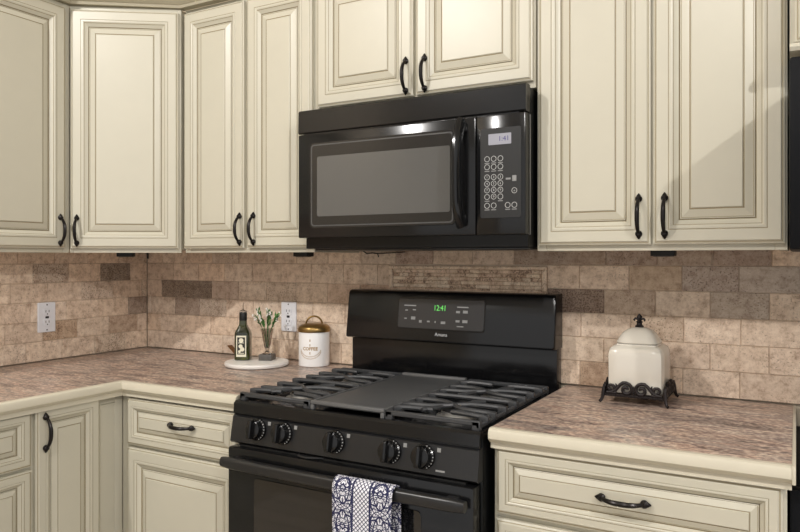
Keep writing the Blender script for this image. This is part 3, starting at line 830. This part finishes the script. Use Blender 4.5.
bt = thing('oil_bottle', 'dark green olive oil bottle with cream and black label and a thin pourer', 'bottle', (-.4000, -.1730, .9372), R(28))
bm = bmesh.new()
lathe(bm, [(.0255, 0), (.0285, .003), (.0285, .090), (.0278, .100), (.0240, .110), (.0175, .121), (.0135, .131), (.0128, .146)], 40, sq=5)
obj('glass_body', bm, M['bottle'], bt)
bm = bmesh.new(); lathe(bm, [(.0136, .1462), (.0142, .148), (.0142, .172), (.0132, .1755)], 24); cp_ = obj('neck_seal', bm, M['rubber'], bt)
bm = bmesh.new(); lathe(bm, [(.0128, .1757), (.0145, .1770), (.0145, .1815), (.006, .1845), (.0035, .188)], 20)
tube(bm, [(0, 0, .186), (0, 0, .200), (.002, 0, .212)], [.0034, .0028, .0020], 10)
obj('pourer', bm, M['glass'], bt)
bm = bmesh.new(); box(bm, -.0185, .0185, -.0302, -.0290, .014, .092, .0004, seg=1)
lb = obj('paper_label', bm, M['label_paper'], bt, label='cream label with black centre')
obj('label_ink', B(-.0145, .0145, -.0306, -.0303, .023, .086), M['label_black'], lb)
for x, z, r_ in ((0, .0745, .0085), (-.002, .053, .0075), (.004, .042, .0082), (-.006, .034, .0050)):
    bm = bmesh.new(); lathe(bm, [(r_, 0), (r_, .0004)], 18, axis='Y'); obj('printed_emblem', bm, M['label_paper'], lb, (x, -.0307, z))
for z in (.0655, .0275): obj('printed_line', B(-.011, .011, -.0309, -.0307, z-.0012, z+.0012), M['label_paper'], lb)

vs_ = thing('bud_vase', 'clear flared glass vase on a square grey stone base, holding white sprigs', 'vase', (-.3180, -.1340, .9372), R(20))
obj('stone_base', B(-.0250, .0250, -.0250, .0250, 0, .0220, .002), M['stone_base'], vs_)
bm = bmesh.new()
lathe(bm, [(.016, .0222), (.017, .024), (.008, .030), (.0055, .034), (.0075, .040), (.0115, .052), (.0165, .078), (.0205, .100), (.0235, .1165), (.0222, .1165), (.0190, .100), (.0150, .078), (.0100, .054), (.003, .044)], 32)
obj('glass_bowl', bm, M['glass'], vs_)

def sprig(i, az, lean, h, x0_):
    r3 = random.Random(i)
    o_ = thing('flower_sprig', 'small green sprig with tiny white blossoms standing in the glass vase', 'flower', (-.3180, -.1340, .9860), az, 'white blossom sprigs in the glass vase')
    P_ = lambda t: Vector((x0_+lean*t*t, 0, h*t))
    bm = bmesh.new(); tube(bm, [P_(j/7) for j in range(8)], [.0011]*8, 5)
    obj('stem', bm, M['leaf'], o_)
    bm = bmesh.new()
    for j in range(26):
        t = .59+.36*j/26; p = P_(t); L = r3.uniform(.014, .026)*(1 if t > .68 else .75)
        d_ = Vector((r3.uniform(.1, 1), r3.uniform(-.34, .34)*(.6+t*.6), r3.uniform(.5, 1))).normalized(); s_ = d_.cross(Vector((1, .2, -.3))).normalized()*.0052
        f = bm.faces.new([bm.verts.new(q) for q in (p, p+d_*L*.45+s_, p+d_*L, p+d_*L*.45-s_)]); f.material_index = int(r3.random() < .3)
    obj('leaves', bm, [M['leaf'], M['leaf_pale']], o_)
    bm = bmesh.new()
    for j in range(8):
        t = .80+.24*j/8; p = P_(t)+Vector((r3.uniform(-.001, .012), r3.uniform(-.006, .006), 0))
        bmesh.ops.create_icosphere(bm, subdivisions=1, radius=r3.uniform(.0026, .0044), matrix=Matrix.Translation(p))
    obj('blossoms', bm, M['blossom'], o_)
for i in range(7): sprig(i, .35+i*2*math.pi/7, .040+.006*(i % 2), .118+.006*((i*5) % 4), .0042)
sprig(7, 0, 0.0, .140, 0.0)

cn = thing('kitchen_canister', 'white cylindrical canister with antique gold lid and loop handle, gold lettering', 'canister', (-.1560, -.0620, .9205), R(29.4))
bm = bmesh.new(); lathe(bm, [(.054, 0), (.0565, .002), (.0565, .1225), (.0555, .1245)], 48); cb_ = obj('body', bm, M['white'], cn)
bm = bmesh.new(); lathe(bm, [(.0590, .1248), (.0600, .127), (.0600, .1360), (.0570, .1430), (.0480, .1500), (.0300, .1540), (.0100, .1550)], 48)
ld = obj('lid', bm, M['gold'], cn, label='antique gold domed lid')
bm = bmesh.new(); tube(bm, [(.0300*math.cos(R(180*i/14)), 0, .1500+.0300*math.sin(R(180*i/14))) for i in range(15)], [.0034]*15, 8, flat=(1, 1.5))
obj('loop_handle', bm, M['gold'], ld)
def wrap_text(s, size, z, rad=.0568):
    o = text('gold_lettering', s, size, M['gold_print'], cb_, (0, 0, 0), bold=.00045)
    for v in o.data.vertices:
        a = v.co.x/rad-.15; zz = v.co.y+z
        v.co = Vector((rad*math.sin(a), -rad*math.cos(a)-v.co.z, zz))
    o.rotation_euler = (0, 0, 0)
wrap_text('COFFEE', .0165, .066)
def wreath():
    bm = bmesh.new(); rad = .0570
    for j in range(26):
        t = j/25; a = R(200+140*t); x = .043*math.cos(a); z = .070+.036*math.sin(a)
        for s in (-1, 1):
            zz = z+s*.0022; ang_ = x/rad-.15
            p = [(ang_-.030, zz), (ang_, zz+.0026*s+.0018), (ang_+.030, zz), (ang_, zz+.0026*s-.0018)]
            bm.faces.new([bm.verts.new((rad*math.sin(q), -rad*math.cos(q), h_)) for q, h_ in p])
    for dz in (0, .004, -.013, -.017, -.042, -.046):
        p = [(-.15-.05, .094+dz), (-.15, .097+dz), (-.15+.05, .094+dz), (-.15, .0925+dz)]
        bm.faces.new([bm.verts.new((rad*math.sin(q), -rad*math.cos(q), h_)) for q, h_ in p])
    obj('printed_wreath', bm, M['gold_print'], cb_)
wreath()

# ---------------------------------------------------------------- ivory jar on scrolled iron stand
JC = (1.0130, -.1330)
jr = thing('ceramic_jar', 'square ivory ceramic jar with domed lid and dark fleur finial', 'jar', (JC[0], JC[1], .9465))
def sqloft(prof, n=48, ex=6, mi=0, bm=None):
    bm = bm or bmesh.new(); lathe(bm, prof, n, sq=ex); return bm
bm = sqloft([(.064, 0), (.0715, .003), (.0735, .012), (.0735, .100), (.0725, .112), (.0680, .122), (.0590, .1285), (.0545, .1300), (.0540, .1335)], ex=10); obj('body', bm, M['ceramic'], jr)
bm = sqloft([(.0500, .1337), (.0555, .1348), (.0572, .1380), (.0550, .1412), (.0500, .1490), (.0430, .1600), (.0320, .1700), (.0190, .1755), (.0080, .1767)], ex=4.0)
ld = obj('lid', bm, M['ceramic'], jr)
bm = bmesh.new()
lathe(bm, [(.0115, .1846), (.0120, .1880), (.0080, .1905), (.0070, .1960), (.0095, .1990), (.0060, .2020), (.0052, .2060), (.0075, .2110), (.0060, .2160), (.0015, .2215)], 16)
for a in range(2):
    s = 1 if a else -1
    tube(bm, [(0, 0, .2010), (s*.006, 0, .2075), (s*.0115, 0, .2085), (s*.0145, 0, .2040), (s*.0125, 0, .2010)], [.0030, .0034, .0032, .0026, .0018], 8)
    tube(bm, [(0, 0, .2010), (0, s*.006, .2075), (0, s*.0115, .2085), (0, s*.0145, .2040), (0, s*.0125, .2010)], [.0030, .0034, .0032, .0026, .0018], 8)
obj('finial', bm, M['iron'], ld, (0, 0, -.0078), label='dark fleur-shaped finial')

st = thing('jar_stand', 'dark scrolled iron stand cradling the square ivory jar', 'stand', (JC[0], JC[1], .9205))
H = .0785
bm = bmesh.new(); z = .0225
for s in (-1, 1): box(bm, -H, H, s*H-.003, s*H+.003, z-.0035, z+.0035, .001, seg=1); box(bm, s*H-.003, s*H+.003, -H+.0035, H-.0035, z-.0035, z+.0035, .001, seg=1)
for q in (-.05, .05): box(bm, -H+.003, H-.003, q-.004, q+.004, .0215, .0255); 
obj('frame', bm, M['iron'], st)
def spiral(cx, cz, r0, a0, turns, sgn, r1=.003, n=16):
    return [(cx+(r0+(r1-r0)*i/n)*math.cos(a0+sgn*2*math.pi*turns*i/n), cz+(r0+(r1-r0)*i/n)*math.sin(a0+sgn*2*math.pi*turns*i/n)) for i in range(n+1)]
def scroll_side():
    bm = bmesh.new()
    for s in (-1, 1):
        c = spiral(s*.020, .0400, .0175, R(90), 1.25, -1 if s < 0 else 1)      # big inward curl beside the centre
        lead = [(s*.072, .0290), (s*.060, .0300), (s*.047, .0370), (s*.036, .0510), (s*.028, .0570)]
        pts = [(x, 0, zz) for x, zz in lead+c[0:]]
        tube(bm, pts, [.0036]+[.0047]*(len(pts)-3)+[.0042, .0046], 8)
        c2 = spiral(s*.061, .0410, .0125, R(-90), 1.1, -1 if s > 0 else 1)
        pts = [(s*.045, 0, .0290)]+[(x, 0, zz) for x, zz in c2]
        tube(bm, pts, [.0040]*(len(pts)-1)+[.0044], 8)
        tube(bm, [(s*.047, 0, .038), (s*.044, 0, .047), (s*.0475, 0, .0540)], [.0026, .0034, .0012], 8)
        tube(bm, [(s*.049, 0, .038), (s*.051, 0, .047), (s*.0550, 0, .0520)], [.0022, .0030, .0012], 8)
    tube(bm, [(0, 0, .026), (0, 0, .042), (0, 0, .050)], [.0022, .0034, .001], 8)
    for i in range(13): bmesh.ops.create_icosphere(bm, subdivisions=1, radius=.0042, matrix=Matrix.Translation((-.072+.012*i, 0, .0225)))
    return bm
sd = obj('scroll_side', scroll_side(), M['iron'], st, (0, -H-.001, 0))
for i, (x, y, a) in enumerate(((H+.001, 0, 90), (0, H+.001, 180), (-H-.001, 0, 270))):
    c = sd.copy(); COL.objects.link(c); c.location = (x, y, 0); c.rotation_euler = (0, 0, R(a))
bm = bmesh.new()
tube(bm, [(0, 0, .050), (.002, 0, .036), (.003, 0, .024), (.0055, 0, .014), (.0095, 0, .0065), (.0125, 0, .0042), (.0150, 0, .0070)], [.0024, .0048, .0052, .0046, .0042, .004, .003], 8)
lg = obj('leg', bm, M['iron'], st, (H, -H, 0), (0, 0, R(-45)))
for x, y, a in ((H, H, 45), (-H, H, 135), (-H, -H, 225)):
    c = lg.copy(); COL.objects.link(c); c.location = (x, y, 0); c.rotation_euler = (0, 0, R(a))

# ---------------------------------------------------------------- outlets and fittings
def outlet(label, loc, rz):
    o = thing('wall_outlet', label, 'outlet', loc, rz)
    p = obj('cover_plate', plate(.0720, .1140, .004, 0, -.0060, .0020), M['plastic_white'], o)
    for s in (-1, 1):
        q = obj('socket', plate(.0330, .0290, .010, -.0061, -.0085, .0008), M['plastic_white'], o, (0, 0, s*.0200))
        for x in (-.0065, .0065): obj('slot', B(x-.0012, x+.0012, -.0090, -.0086, -.001, .0075), M['dark_slot'], q)
        bm = bmesh.new(); lathe(bm, [(.0024, .0086), (.0024, .0090)], 12, axis='Y'); obj('slot', bm, M['dark_slot'], q, (0, 0, -.0070))
        bm = bmesh.new(); lathe(bm, [(.0028, .0061), (.0022, .0075)], 12, axis='Y'); obj('screw', bm, M['dark_slot'], o, (0, 0, s*.0480))
    bm = B(-.007, .007, -.0076, -.0061, -.0040, .0040, .001); obj('reset_button', bm, M['dark_slot'], o)
outlet('white duplex outlet on the tile behind the vase and canister', (-.3200, -.0008, 1.0880), 0)
outlet('white duplex outlet alone on the side-wall tile', (XW+.0008, -.4830, 1.0880), R(90))
def puck(label, loc, rz=0):
    o = thing('under_cabinet_spotlight', label, 'light', loc, rz)
    obj('housing', B(-.030, .030, -.020, .020, -.0135, .0123, .002), M['black_gap'], o)
    obj('lens', B(-.024, .024, -.013, .013, -.0150, -.0137), M['dark_slot'], o)
puck('flat black light fitting under the two-door cabinet beside the microwave', (-.100, -.200, UB-.0005))
puck('flat black light fitting under the wide cabinet above the ivory jar', (1.0870, -.200, UB-.0005))
puck('flat black light fitting under the diagonal corner cabinet', (-.850, -.330, UB-.0005), R(35))
bm = bmesh.new(); tube(bm, [(-1.100, -.012, 1.346), (-1.1030, -.008, 1.335), (-1.1035, -.008, 1.322), (-1.1025, -.008, 1.312)], .004, 8)
tag(obj('light_cord', bm, M['rubber']), 'short black cord end hanging in the tiled corner under the corner cabinet', 'cord')
bm = bmesh.new(); tube(bm, [(.02, -.010, 1.343), (.04, -.008, 1.331), (.062, -.006, 1.334), (.085, -.008, 1.331), (.088, -.006, 1.318)], .0022, 6)
tube(bm, [(.085, -.008, 1.331), (.13, -.008, 1.333), (.20, -.012, 1.336)], .0018, 6)
tag(obj('loose_wire', bm, M['rubber']), 'thin black wire on the tile just under the microwave', 'cord')

# ---------------------------------------------------------------- light
def area(name, loc, size, power, col=(1, .975, .95), target=None, shape='DISK'):
    l = bpy.data.lights.new(name, 'AREA'); l.shape = shape; l.size = size; l.energy = power; l.color = col
    o = bpy.data.objects.new(name, l); link(o, None, loc)
    if target:
        d_ = Vector(target)-Vector(loc); o.rotation_euler = d_.to_track_quat('-Z', 'Y').to_euler()
    return o
area('ceiling_light', (-.55, -2.55, 2.98), .07, 37, target=(-.3, -.5, 1.0))
area('ceiling_light', (3.10, -2.50, 2.98), .07, 36, target=(.3, -.3, 1.4))
area('ceiling_light', (1.15, -2.60, 2.98), .10, 17, target=(.6, -.3, .9))
w = bpy.data.worlds.new('World'); scn.world = w; w.use_nodes = True
w.node_tree.nodes['Background'].inputs[0].default_value = (1, .99, .98, 1); w.node_tree.nodes['Background'].inputs[1].default_value = .90

# ---------------------------------------------------------------- camera
cam = bpy.data.cameras.new('Camera'); cam.sensor_width = 36; cam.lens = 702.7/800*36; cam.shift_y = -(266-257.82)/800; cam.clip_start = .05
co = bpy.data.objects.new('Camera', cam); link(co, None, (1.3934, -2.1646, 1.3159), (R(90), 0, .5135)); scn.camera = co
scn.view_settings.view_transform = 'Standard'; scn.view_settings.look = 'None'; scn.view_settings.exposure = 0; scn.view_settings.gamma = 1
